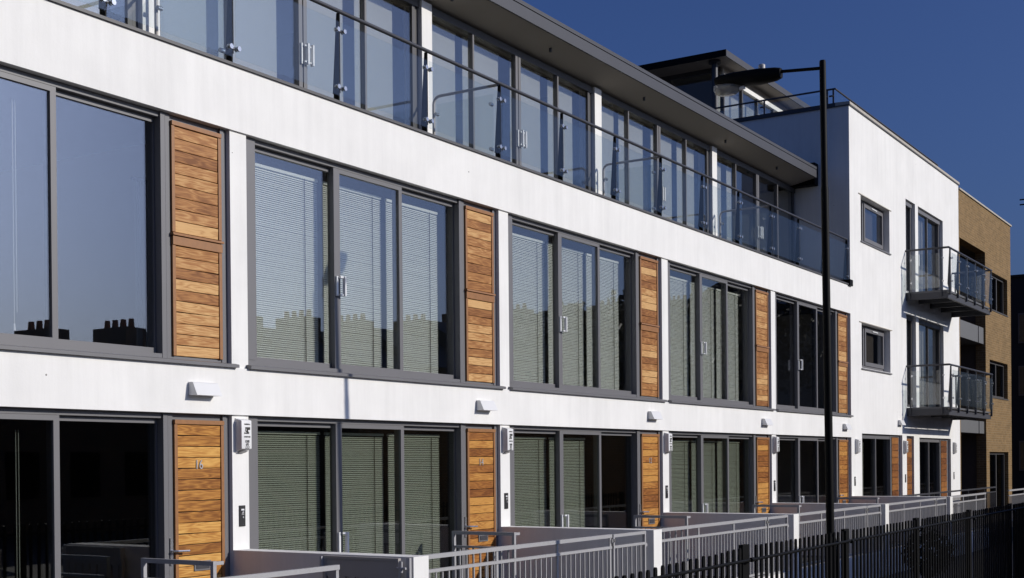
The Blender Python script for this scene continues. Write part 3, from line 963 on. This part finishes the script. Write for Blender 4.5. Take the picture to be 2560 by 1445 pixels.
MB().tube([(30.3, 3.52, 9.5), (30.3, 3.52, PZ0 - 0.04)], 0.075, 14).build('column', M['fascia'], pv, smooth=True)
MB().tube([(30.3, 3.52, PZ0 - 0.05), (30.3, 3.52, PZ0 + 0.024)], 0.15, 14).build('column_head', M['fascia'], pv, smooth=True)
bx('back_wall', M['interior'], pv, PWX + 0.1, 36.9, 8.0, 8.1, 9.51, PZ0 + 0.02)
# roof balustrade
RB = thing('roof_railing', (29.6, 0.1, 9.83), 'low dark rail and glass along the top edge of the end block', 'railing')
MB().tube([(29.6, 4.6, 10.16), (29.6, 0.32, 10.16), (39.0, 0.32, 10.16)], 0.022, 8).build('handrail', M['steel_d'], RB)
for y in (0.36, 0.50, 2.0, 3.5):
    bx('post', M['steel_d'], RB, 29.592, 29.606, y - 0.02, y + 0.02, 9.826, 10.14)
    MB().tube([(29.575, y, 10.0), (29.575, y + 0.09, 10.0)], 0.02, 8).build('clamp', M['steel_d'], RB)
for x in (31.2, 33.5, 35.8, 38.95):
    bx('post', M['steel_d'], RB, x - 0.02, x + 0.02, 0.313, 0.328, 9.51, 10.14)
bx('pane', M['balglass'], RB, 29.588, 29.6, 0.54, 1.95, 9.85, 10.07)
bx('pane', M['balglass'], RB, 29.588, 29.6, 2.05, 3.45, 9.85, 10.07)
bx('pane', M['balglass'], RB, 29.66, 31.17, 0.31, 0.322, 9.60, 10.07)

# balconies
def balcony(dz, lab):
    t = thing('balcony', (36.7, 0, 5.776 + dz), lab, 'balcony', 'balconies on the end block')
    x0, x1, yo = 34.27, 39.2, -1.05
    zb, zt = 5.776 + dz, 5.985 + dz
    MB().box(x0, x1, yo + 0.012, -0.004, zt - 0.045, zt).build('deck', M['deck'], t)
    s = MB()
    s.box(x0, x1, yo, yo + 0.06, zb, zt - 0.085)
    s.box(x0, x0 + 0.07, yo + 0.061, -0.004, zb, zt - 0.0455)
    s.box(x1 - 0.07, x1, yo + 0.061, -0.004, zb, zt - 0.0455)
    for x in (35.5, 36.7, 37.9):
        s.box(x, x + 0.06, yo + 0.061, -0.004, zb + 0.03, zt - 0.046)
    s.build('beam', M['fascia'], t)
    for i, x in enumerate((34.33, 35.2, 36.17, 37.16, 38.17, 39.15)):
        p = empty('post', (x, yo, zb), t)
        MB().prism_x([(yo - 0.05, zb + 0.08), (yo - 0.002, zb + 0.08), (yo - 0.002, zt + 0.02), (yo + 0.03, zt + 0.15), (yo - 0.02, zt + 1.03), (yo - 0.05, zt + 1.03)], x - 0.02, x + 0.02).build('fin', M['steel_d'], p, key='bfin')
        for z in (zt + 0.22, zt + 0.80):
            for sg in ((1,) if i == 0 else (-1,) if i == 5 else (1, -1)):
                clamp(p, x, yo - 0.06, z, sg, 'bclamp')
    for i in range(5):
        xs = (34.33, 35.2, 36.17, 37.16, 38.17, 39.15)
        bx('pane', M['balglass'], t, xs[i] + 0.03, xs[i + 1] - 0.03, yo - 0.072, yo - 0.06, zt + 0.06, zt + 0.93)
    for xx in (x0, x1):
        for y in (-0.1, -0.88):
            p = empty('post', (xx, y, zb), t)
            bx('bar', M['steel_d'], p, xx - 0.03, xx - 0.001 if xx == x0 else xx + 0.03, y - 0.015, y + 0.015, zb + 0.05, zt + 1.04)
            for z in (zt + 0.22, zt + 0.80):
                MB().tube([(xx - 0.055, y - 0.05, z), (xx - 0.035, y - 0.05, z)], 0.024, 10).build('clamp', M['chrome'], p, smooth=True, key='sclamp')
        bx('pane', M['balglass'], t, xx - 0.05, xx - 0.038, -0.86, -0.12, zt + 0.06, zt + 0.93)
    MB().tube([(x0 - 0.02, -0.004, zt + 1.06), (x0 - 0.02, yo - 0.02, zt + 1.06), (x1 + 0.1, yo - 0.02, zt + 1.06)], 0.026, 10).build('handrail', M['steel_d'], t)
    MB().tube([(x1 + 0.02, -0.004, zt + 1.06), (x1 + 0.02, yo - 0.02, zt + 1.06)], 0.026, 10).build('handrail', M['steel_d'], t)
balcony(0.0, 'upper steel balcony with glass sides and dark fins on the end block')
balcony(-2.95, 'lower steel balcony with glass sides, under the other balcony')

# ------------------------------------------------------------------ brick block
BB = thing('brick_block', (40.12, 0, 0), 'buff brick block with deep dark recess, seen at the far right of the terrace', 'building')
HB = [(40.2, 43.66, GZ, 8.225), (44.6, 47.09, 6.52, 7.725), (44.22, 47.06, 3.70, 4.88), (44.12, 47.07, FZ, 1.92)]
walled(EX + 0.022, 47.65, GZ, 9.62, 0.0, 0.3, HB).build('front_wall', M['brick'], BB)
bx('side_wall', M['brick'], BB, 47.35, 47.65, 0.301, 9.0, GZ, 9.62)
MB().box(EX + 0.032, 47.72, -0.04, 0.34, 9.622, 9.672).build('coping', M['coping'], BB)
bx('roof_slab', M['fascia'], BB, EX + 0.03, 47.34, 0.301, 9.0, 9.2, 9.4)
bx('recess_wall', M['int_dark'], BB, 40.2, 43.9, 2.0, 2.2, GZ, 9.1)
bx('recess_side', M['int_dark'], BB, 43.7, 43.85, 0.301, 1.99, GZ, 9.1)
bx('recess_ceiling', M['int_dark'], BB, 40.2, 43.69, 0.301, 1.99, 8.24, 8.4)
bx('inner_wall', M['int_dark'], BB, 43.9, 47.3, 3.0, 3.1, FZ, 9.1)
for z0, z1 in ((5.33, 5.84), (2.50, 2.88)):
    a = bx('balcony_front', M['panel'], BB, 40.21, 42.86, 0.06, 0.11, z0, z1)
    bx('balcony_front', M['panel'], BB, 42.96, 43.65, 0.06, 0.11, z0, z1)
    bx('joint', M['black'], BB, 42.86, 42.96, 0.08, 0.11, z0, z1)
    bx('balcony_slab', M['panel'], BB, 40.21, 43.65, 0.111, 1.99, z0, z0 + 0.25)
for (x0, x1, z0, z1) in HB[1:]:
    wn = empty('window', (x0, 0.1, z0), BB)
    f = MB()
    f.box(x0, x0 + 0.1, 0.12, 0.22, z0, z1)
    f.box(x1 - 0.1, x1, 0.12, 0.22, z0, z1)
    f.box(x0 + 0.1, x1 - 0.1, 0.12, 0.22, z1 - 0.08, z1)
    f.box(x0 + 0.1, x1 - 0.1, 0.12, 0.22, z0, z0 + 0.07)
    mid = x0 + (x1 - x0) * 0.52
    f.box(mid, mid + 0.1, 0.12, 0.22, z0 + 0.07, z1 - 0.08)
    f.build('frame', M['frame2'], wn)
    bx('pane', M['glass_dark'], wn, x0 + 0.1, mid, 0.15, 0.158, z0 + 0.07, z1 - 0.08)
    bx('pane', M['glass_dark'], wn, mid + 0.1, x1 - 0.1, 0.17, 0.178, z0 + 0.07, z1 - 0.08)
    bx('sill', M['frame2'], wn, x0 - 0.03, x1 + 0.05, -0.02, 0.12, z0 - 0.04, z0 - 0.001)

# dark building beyond
DB = thing('dark_building', (56, 2, 0), 'dark flat-topped building in shade beyond the brick block', 'building')
walled(-9.0, 14.0, GZ, 8.95, 0, 0.3, []).build('tmp', M['block'])
o = bpy.data.objects['tmp']; bpy.data.objects.remove(o)
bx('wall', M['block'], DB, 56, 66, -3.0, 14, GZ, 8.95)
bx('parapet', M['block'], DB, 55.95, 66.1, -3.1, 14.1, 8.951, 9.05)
for y in (-2.0, 0.9):
    for z in (1.2, 4.2, 6.3):
        wn = empty('window', (56, y, z), DB)
        bx('frame', M['frame2'], wn, 55.96, 55.999, y - 0.4, y + 0.4, z, z + 1.2)
        bx('pane', M['glass_low'], wn, 55.94, 55.955, y - 0.34, y + 0.34, z + 0.06, z + 1.14)
AE = thing('roof_aerial', (56.5, 1.05, 9.05), 'thin aerial mast on the roof of the dark building', 'aerial')
MB().tube([(56.5, 1.05, 9.05), (56.5, 1.05, 12.2)], 0.05, 8).build('mast', M['black'], AE)
for z in (11.9, 12.1):
    bx('arm', M['black'], AE, 56.48, 56.52, 0.8, 1.3, z, z + 0.05)

# ------------------------------------------------------------------ patio walls, railings, gates
PW = ['at the first pillar from the left', 'at the second pillar from the left', 'at the third pillar from the left', 'at the fourth pillar from the left', 'at the near corner of the end block']
for k in range(5):
    x = XC(k)
    y1 = 0.028 if k < 4 else -0.002
    t = thing('patio_wall', (x + 0.11, -1.0, GZ), 'low white patio wall ' + PW[k], 'low wall', 'low white walls between the patios')
    bx('wall', M['white'], t, x, x + CW, -2.15, y1, GZ, 0.895)
def plinth(x0, x1, lab):
    t = thing('plinth_wall', ((x0 + x1) / 2, -2.08, GZ), lab, 'low wall', 'white plinths under the railings')
    bx('wall', M['white'], t, x0, x1, -2.145, -2.0, GZ, 0.03)
PT = 0.89
def railing(x0, x1, posts, lab, mat=None, grp='grey patio railings', yr=-2.08, dbl=None):
    mat = mat or M['steel']
    t = thing('patio_railing', ((x0 + x1) / 2, yr, 0.03), lab, 'railing', grp)
    for nm, z, h in (('top_rail', PT - 0.035, 0.04), ('middle_rail', 0.728, 0.03), ('bottom_rail', 0.065, 0.03)):
        bx(nm, mat, t, x0, x1, yr - 0.02, yr + 0.02, z, z + h)
    for x in posts:
        bx('post', mat, t, x - 0.018, x + 0.018, yr - 0.008, yr + 0.008, 0.035, PT - 0.036)
    n = int((x1 - x0) / 0.105)
    for i in range(1, n):
        x = x0 + i * (x1 - x0) / n
        if all(abs(x - p) > 0.045 for p in posts):
            bx('bar', mat, t, x - 0.0068, x + 0.0068, yr - 0.0068, yr + 0.0068, 0.096, 0.727)
def small_gate(x0, x1, lab, yr=-2.08, mat=None):
    mat = mat or M['steel']
    t = thing('gate', ((x0 + x1) / 2, yr, 0.03), lab, 'gate', 'gates in the patio railings')
    m = MB()
    m.box(x0, x1, yr - 0.018, yr + 0.018, PT - 0.035, PT)
    m.box(x0, x1, yr - 0.018, yr + 0.018, 0.728, 0.758)
    m.box(x0, x1, yr - 0.018, yr + 0.018, 0.03, 0.06)
    m.box(x0, x0 + 0.03, yr - 0.017, yr + 0.017, 0.061, PT - 0.036)
    m.box(x1 - 0.03, x1, yr - 0.017, yr + 0.017, 0.061, PT - 0.036)
    m.build('frame', mat, t)
    n = 7
    for i in range(1, n):
        x = x0 + (x1 - x0) * i / n
        bx('bar', mat, t, x - 0.008, x + 0.008, yr - 0.007, yr + 0.007, 0.061, 0.727)
    MB().box(x0 - 0.05, x0 + 0.02, yr - 0.035, yr - 0.019, 0.80, 0.84).build('latch', M['chrome'], t)
    bx('hinge', mat, t, x1, x1 + 0.05, yr - 0.01, yr + 0.01, 0.7, 0.74)
DN = ['16', 'second', 'third', 'fourth', 'fifth']
railing(LB(0), 8.576, [LB(0) + 1.27, LB(0) + 2.52, 8.56], 'grey railing in front of the leftmost patio, with the open gate at its end')
plinth(LB(0), 8.6, 'white plinth under the leftmost patio railing')
for k in range(1, 5):
    L = LB(k)
    railing(L + 0.001, L + 3.76, [L + 1.28, L + 2.50, L + 3.74], 'grey railing with upright bars in front of the %s patio from the left' % ORD[k])
    small_gate(L + 3.80, L + 4.66, 'grey barred gate closing the %s patio from the left' % ORD[k])
    plinth(L + 0.001, L + 4.764, 'white plinth under the railing of the %s patio from the left' % ORD[k])
# gate of the first patio, folded open against the patio wall
x = XC(0) - 0.075
t = thing('gate', (x, -1.6, 0.03), 'grey gate with solid top band, folded open against the first low white wall', 'gate')
m = MB()
m.box(x - 0.02, x + 0.02, -2.05, -1.18, PT - 0.03, PT - 0.005)
m.box(x - 0.02, x + 0.02, -2.05, -2.015, 0.05, PT - 0.031)
m.box(x - 0.02, x + 0.02, -1.215, -1.18, 0.05, PT - 0.031)
m.box(x - 0.02, x + 0.02, -2.014, -1.216, 0.05, 0.09)
m.build('frame', M['gate'], t)
bx('top_band', M['gate'], t, x - 0.012, x + 0.012, -2.014, -1.216, 0.70, PT - 0.031)
for i in range(7):
    y = -2.0 + i * 0.112
    bx('slat', M['gate'], t, x - 0.012, x + 0.008, y, y + 0.085, 0.091, 0.699)
hn = MB()
hn.tube([(x - 0.03, -2.09, 0.76), (x - 0.03, -2.09, 0.86)], 0.014, 8)
hn.tube([(x - 0.03, -2.14, 0.80), (x - 0.03, -2.04, 0.80)], 0.012, 8)
hn.box(x + 0.02, x + 0.05, -2.145, -2.11, 0.06, PT)
hn.build('hinge', M['steel'], t)
bx('bracket', M['steel'], t, x - 0.05, x - 0.021, -1.19, -1.17, 0.76, 0.88)
# short railings standing out from the doors
def landing(k, lab):
    x = LB(k) + 3.50
    t = thing('landing_railing', (x, -0.5, FZ), lab, 'railing', 'short dark railings beside the doors')
    y0, y1 = -0.95, -0.06
    bx('top_rail', M['steel'], t, x - 0.02, x + 0.02, y0, y1, 0.865, 0.905)
    bx('middle_rail', M['steel'], t, x - 0.02, x + 0.02, y0, y1, 0.705, 0.73)
    bx('post', M['steel'], t, x - 0.02, x + 0.02, y0, y0 + 0.035, FZ, 0.864)
    bx('post', M['steel'], t, x - 0.02, x + 0.02, y1 - 0.035, y1, FZ, 0.864)
    bx('stub', M['steel'], t, x + 0.021, x + 0.11, y0, y0 + 0.035, 0.87, 0.90)
    bx('stub', M['steel'], t, x + 0.021, x + 0.11, y0, y0 + 0.035, 0.705, 0.73)
    for i in range(1, 9):
        y = y1 + (y0 - y1) * i / 9
        bx('bar', M['steel'], t, x - 0.008, x + 0.008, y - 0.01, y + 0.01, FZ, 0.704)
for k in range(5):
    landing(k, 'short barred railing standing out beside the %s timber door from the left' % ORD[k])
# railings in front of the end block and the brick block
railing(BL + 0.24, 33.4, [31.1, 32.4, 33.38], 'grey railing in front of the white end block, right of the last low white wall', M['steel'])
plinth(BL + 0.24, 33.5, 'white plinth under the railing of the end block')
railing(36.2, 42.5, [38.3, 40.4], 'grey railing in front of the brick block', M['steel'], 'grey railings of the flats')
railing(44.5, 55.0, [46.6, 48.7, 50.8, 52.9], 'grey railing running on past the brick block to the right edge', M['steel'], 'grey railings of the flats')
railing(30.2, 40.5, [31.6, 33.3, 35.0, 37.0, 39.0], 'darker railing close to the wall of the end block, behind the others', M['steel_d'], 'grey railings of the flats', yr=-0.9)

# ------------------------------------------------------------------ black street fence and lamp
FY = -4.78
FE = thing('street_fence', (16, FY, GZ), 'black metal pale fence with flat posts running along the street', 'fence')
for i in range(9):
    x = 5.15 + 2.87 * i
    bx('post', M['black'], FE, x - 0.075, x + 0.075, FY + 0.02, FY + 0.06, GZ, 1.0 - 0.025 * max(0, 10.9 - x))
    MB().tube([(x - 0.03, FY - 0.035, 0.87), (x + 0.03, FY - 0.035, 0.87)], 0.02, 8).build('bracket', M['black'], FE)
for z, dz in ((0.865, 0.06), (-0.25, 0.0)):
    MB().tube([(4.5, FY - 0.025, z - dz * 0.3), (28.5, FY - 0.025, z + dz)], 0.014, 8).build('rail', M['black'], FE)
x = 4.6
arc = [(0.0215 * math.cos(a * math.pi / 8), 0.0215 * math.sin(a * math.pi / 8)) for a in range(9)]
while x < 28.4:
    zt = 0.985 - 0.025 * max(0, 10.9 - x) + R.uniform(-0.006, 0.006)
    h = round(zt - GZ, 3)
    pr = [(x - 0.0215, GZ), (x + 0.0215, GZ)] + [(x + a, zt - 0.0215 + b) for a, b in arc]
    if min(abs(x - (5.15 + 2.87 * i)) for i in range(9)) > 0.085:
        o = MB().prism_y(pr, FY - 0.008, FY + 0.008).build('pale', M['black'], FE, key='pale%d' % int(R.random() * 3) if x > 10.9 else None)
        o.rotation_euler = (0, R.uniform(-0.006, 0.006), 0)
    x += 0.1295
LP = thing('street_lamp', (13.39, -4.70, GZ), 'tall black street lamp post with one arm, in front of the white terrace', 'street lamp')
def lx(z): return 13.405 - 0.0267 * (z - 0.693)
LY = -4.70
MB().tube([(lx(GZ), LY, GZ), (lx(0.90), LY, 0.90), (lx(0.94), LY, 0.94), (lx(0.95), LY, 0.95)], [0.064, 0.062, 0.052, 0.043], 20).build('base', M['black'], LP, smooth=True)
MB().tube([(lx(0.94), LY, 0.94), (lx(2.0), LY, 2.0), (lx(4.5), LY, 4.5), (lx(4.55), LY, 4.55), (lx(5.81), LY, 5.81), (lx(5.825), LY, 5.825)], [0.042, 0.041, 0.039, 0.034, 0.033, 0.028], 20).build('pole', M['black'], LP, smooth=True)
MB().box(lx(0.4) - 0.035, lx(0.4) + 0.03, LY - 0.068, LY - 0.055, 0.1, 0.7).build('door_plate', M['black'], LP, bevel=0.003)
xa = lx(5.75)
MB().tube([(xa, LY + 0.02, 5.748), (xa, LY + 0.25, 5.768), (xa, LY + 0.50, 5.79)], 0.017, 12).build('arm', M['black'], LP, smooth=True)
hd = MB()
y0 = LY + 0.44
secs = [(0.0, 0.05, 0.045, -0.055), (0.06, 0.07, 0.055, -0.075), (0.25, 0.105, 0.064, -0.09), (0.48, 0.115, 0.06, -0.075), (0.65, 0.11, 0.045, -0.065), (0.71, 0.085, 0.025, -0.05)]
rings = []
for (dy, hw, zt, zb) in secs:
    b = len(hd.v)
    zc = 5.775 + dy * 0.03
    for q in range(16):
        a = 2 * math.pi * q / 16
        ca, sa = math.cos(a), math.sin(a)
        ex = 0.6
        px = hw * math.copysign(abs(ca) ** ex, ca)
        pz = (zt if sa > 0 else -zb) * math.copysign(abs(sa) ** ex, sa)
        hd.v.append((xa + px, y0 + dy, zc + pz))
    rings.append(b)
for i in range(len(rings) - 1):
    for q in range(16):
        r = (q + 1) % 16
        hd.f.append((rings[i] + q, rings[i] + r, rings[i + 1] + r, rings[i + 1] + q))
hd.f.append(tuple(rings[0] + q for q in range(16)))
hd.f.append(tuple(rings[-1] + q for q in reversed(range(16))))
hd.build('lamp_head', M['black'], LP, smooth=True)
bo = MB()
rr = []
for (dz, ry, rx) in ((-0.03, 0.155, 0.085), (-0.07, 0.155, 0.085), (-0.115, 0.135, 0.075), (-0.138, 0.095, 0.055)):
    b = len(bo.v)
    for q in range(18):
        a = 2 * math.pi * q / 18
        bo.v.append((xa + rx * math.cos(a), y0 + 0.595 + ry * math.sin(a), 5.772 + dz))
    rr.append(b)
for i in range(3):
    for q in range(18):
        r = (q + 1) % 18
        bo.f.append((rr[i] + q, rr[i] + r, rr[i + 1] + r, rr[i + 1] + q))
bo.f.append(tuple(rr[-1] + q for q in range(18)))
bo.build('lamp_bowl', M['lens'], LP, smooth=True)
MB().tube([(xa, y0 + 0.40, 5.685), (xa, y0 + 0.62, 5.68)], [0.02, 0.028], 10).build('bulb', M['satin'], LP, smooth=True)
MB().box(xa - 0.07, xa + 0.07, y0 + 0.36, y0 + 0.66, 5.722, 5.728).build('reflector', M['chrome'], LP)
MB().tube([(xa, y0 + 0.21, 5.82), (xa, y0 + 0.21, 5.885), (xa, y0 + 0.21, 5.895)], [0.036, 0.036, 0.028], 14).build('photocell', M['steel'], LP, smooth=True)

# shrub behind the fence at the far right
t = thing('shrub', (22.6, -3.4, GZ), 'round dark shrub behind the black fence near the right edge', 'shrub')
m = MB()
for i in range(1500):
    a, b_ = R.uniform(0, 2 * math.pi), math.acos(R.uniform(-1, 1))
    r = 0.42 * (0.55 + 0.45 * R.random())
    c = Vector((22.6 + r * math.sin(b_) * math.cos(a), -3.4 + r * math.sin(b_) * math.sin(a), 0.15 + 0.95 * r * math.cos(b_)))
    u = Vector((R.uniform(-1, 1), R.uniform(-1, 1), R.uniform(-1, 1))).normalized() * 0.035
    v = u.cross(Vector((R.uniform(-1, 1), R.uniform(-1, 1), R.uniform(-1, 1)))).normalized() * 0.022
    m.quad(c - u, c + v, c + u, c - v)
m.build('leaves', M['leaf'], t, kind='stuff')
MB().tube([(22.6, -3.4, GZ), (22.6, -3.4, 0.1)], [0.04, 0.02], 8).build('stem', M['bark'], t)

# ------------------------------------------------------------------ what the windows reflect: houses across the street
def house(x0, x1, y, ze, zr, lab):
    t = thing('terraced_house', ((x0 + x1) / 2, y, GZ), lab, 'house', 'brick houses across the street')
    dep = 8.0
    MB().box(x0, x1, y - dep, y, GZ, ze).build('wall', M['brick_d'], t)
    MB().prism_x([(y - dep - 0.2, ze), (y + 0.2, ze), (y - dep / 2, zr)], x0 - 0.02, x1 + 0.02).build('roof', M['roof'], t)
    cx = x1 - 0.5
    ch = MB().box(cx - 0.5, cx + 0.5, y - dep / 2 - 0.9, y - dep / 2 + 0.9, zr - 1.0, zr + 0.6).build('chimney', M['brick_d'], t)
    for q in range(4):
        yy = y - dep / 2 - 0.65 + q * 0.43
        MB().tube([(cx, yy, zr + 0.6), (cx, yy, zr + 0.95)], [0.13, 0.10], 8).build('chimney_pot', M['pot'], ch)
    for i, xx in enumerate((x0 + 0.9, x0 + 3.2)):
        for z in (0.7, 3.4):
            bx('window', M['black'], t, xx, xx + 1.2, y + 0.005, y + 0.03, z, z + 1.5)
NTH = ORD + ['ninth', 'tenth', 'eleventh', 'twelfth', 'thirteenth', 'fourteenth', 'fifteenth', 'sixteenth', 'seventeenth', 'eighteenth']
ROW = [(18, 23, 5.6), (23, 27.9, 5.75), (27.9, 31.4, 5.95), (31.4, 35, 6.3), (35, 38.5, 6.9), (38.5, 41.5, 7.3), (41.5, 45.3, 7.6), (45.3, 49, 7.75), (49, 54, 8.2), (54, 58.5, 9.0),
       (58.5, 64, 9.7), (64, 69, 10.1), (69, 75, 11.0), (75, 80, 11.5), (80, 86, 12.4), (86, 92, 12.8), (94, 112, 15.5), (112, 132, 16.5)]
ROW = [(a, b, -25, z - 2.1, z) for a, b, z in ROW]
def tree(x, y, h, r, lab):
    t = thing('tree', (x, y, GZ), lab, 'tree', 'trees across the street')
    MB().tube([(x, y, GZ), (x, y, h * 0.55), (x + 0.2, y, h * 0.85)], [0.28, 0.2, 0.08], 8).build('trunk', M['bark'], t)
    m = MB()
    cl = [(Vector((x + R.uniform(-1, 1) * r, y + R.uniform(-0.6, 0.6) * r, h * R.uniform(0.55, 0.9))), r * R.uniform(0.35, 0.6)) for _ in range(12)]
    for c0, cr in cl:
        for _ in range(130):
            d = Vector((R.gauss(0, 1), R.gauss(0, 1), R.gauss(0, 1))).normalized() * cr * R.random() ** 0.4
            c = c0 + d
            u = Vector((R.uniform(-1, 1), R.uniform(-1, 1), R.uniform(-1, 1))).normalized() * 0.26
            v = u.cross(Vector((R.uniform(-1, 1), R.uniform(-1, 1), R.uniform(-1, 1)))).normalized() * 0.17
            m.quad(c - u, c + v, c + u, c - v)
    m.build('crown', M['leaf'], t, kind='stuff')
for i, (x, y, h, r) in enumerate(((57.5, -22, 9.6, 2.6), (65.5, -22, 10.9, 3.0), (76, -22, 12.4, 3.2), (84, -22, 13.4, 3.4))):
    tree(x, y, h, r, 'dark leafy tree, %s of the row across the street mirrored in the windows' % ORD[i])
for i, (a, b, y, ze, zr) in enumerate(ROW):
    house(a, b, y, ze, zr, 'dark brick house, %s in the mirrored row across the street' % NTH[i])
t = thing('shade_wall', (40, -7.6, GZ), 'added high brick wall out of view, shading the plinths and fence', 'wall')  # unseen wall, added to throw shade over the low plinths and fence
bx('wall', M['brick_d'], t, 21.5, 75, -7.8, -7.55, GZ, 2.75)
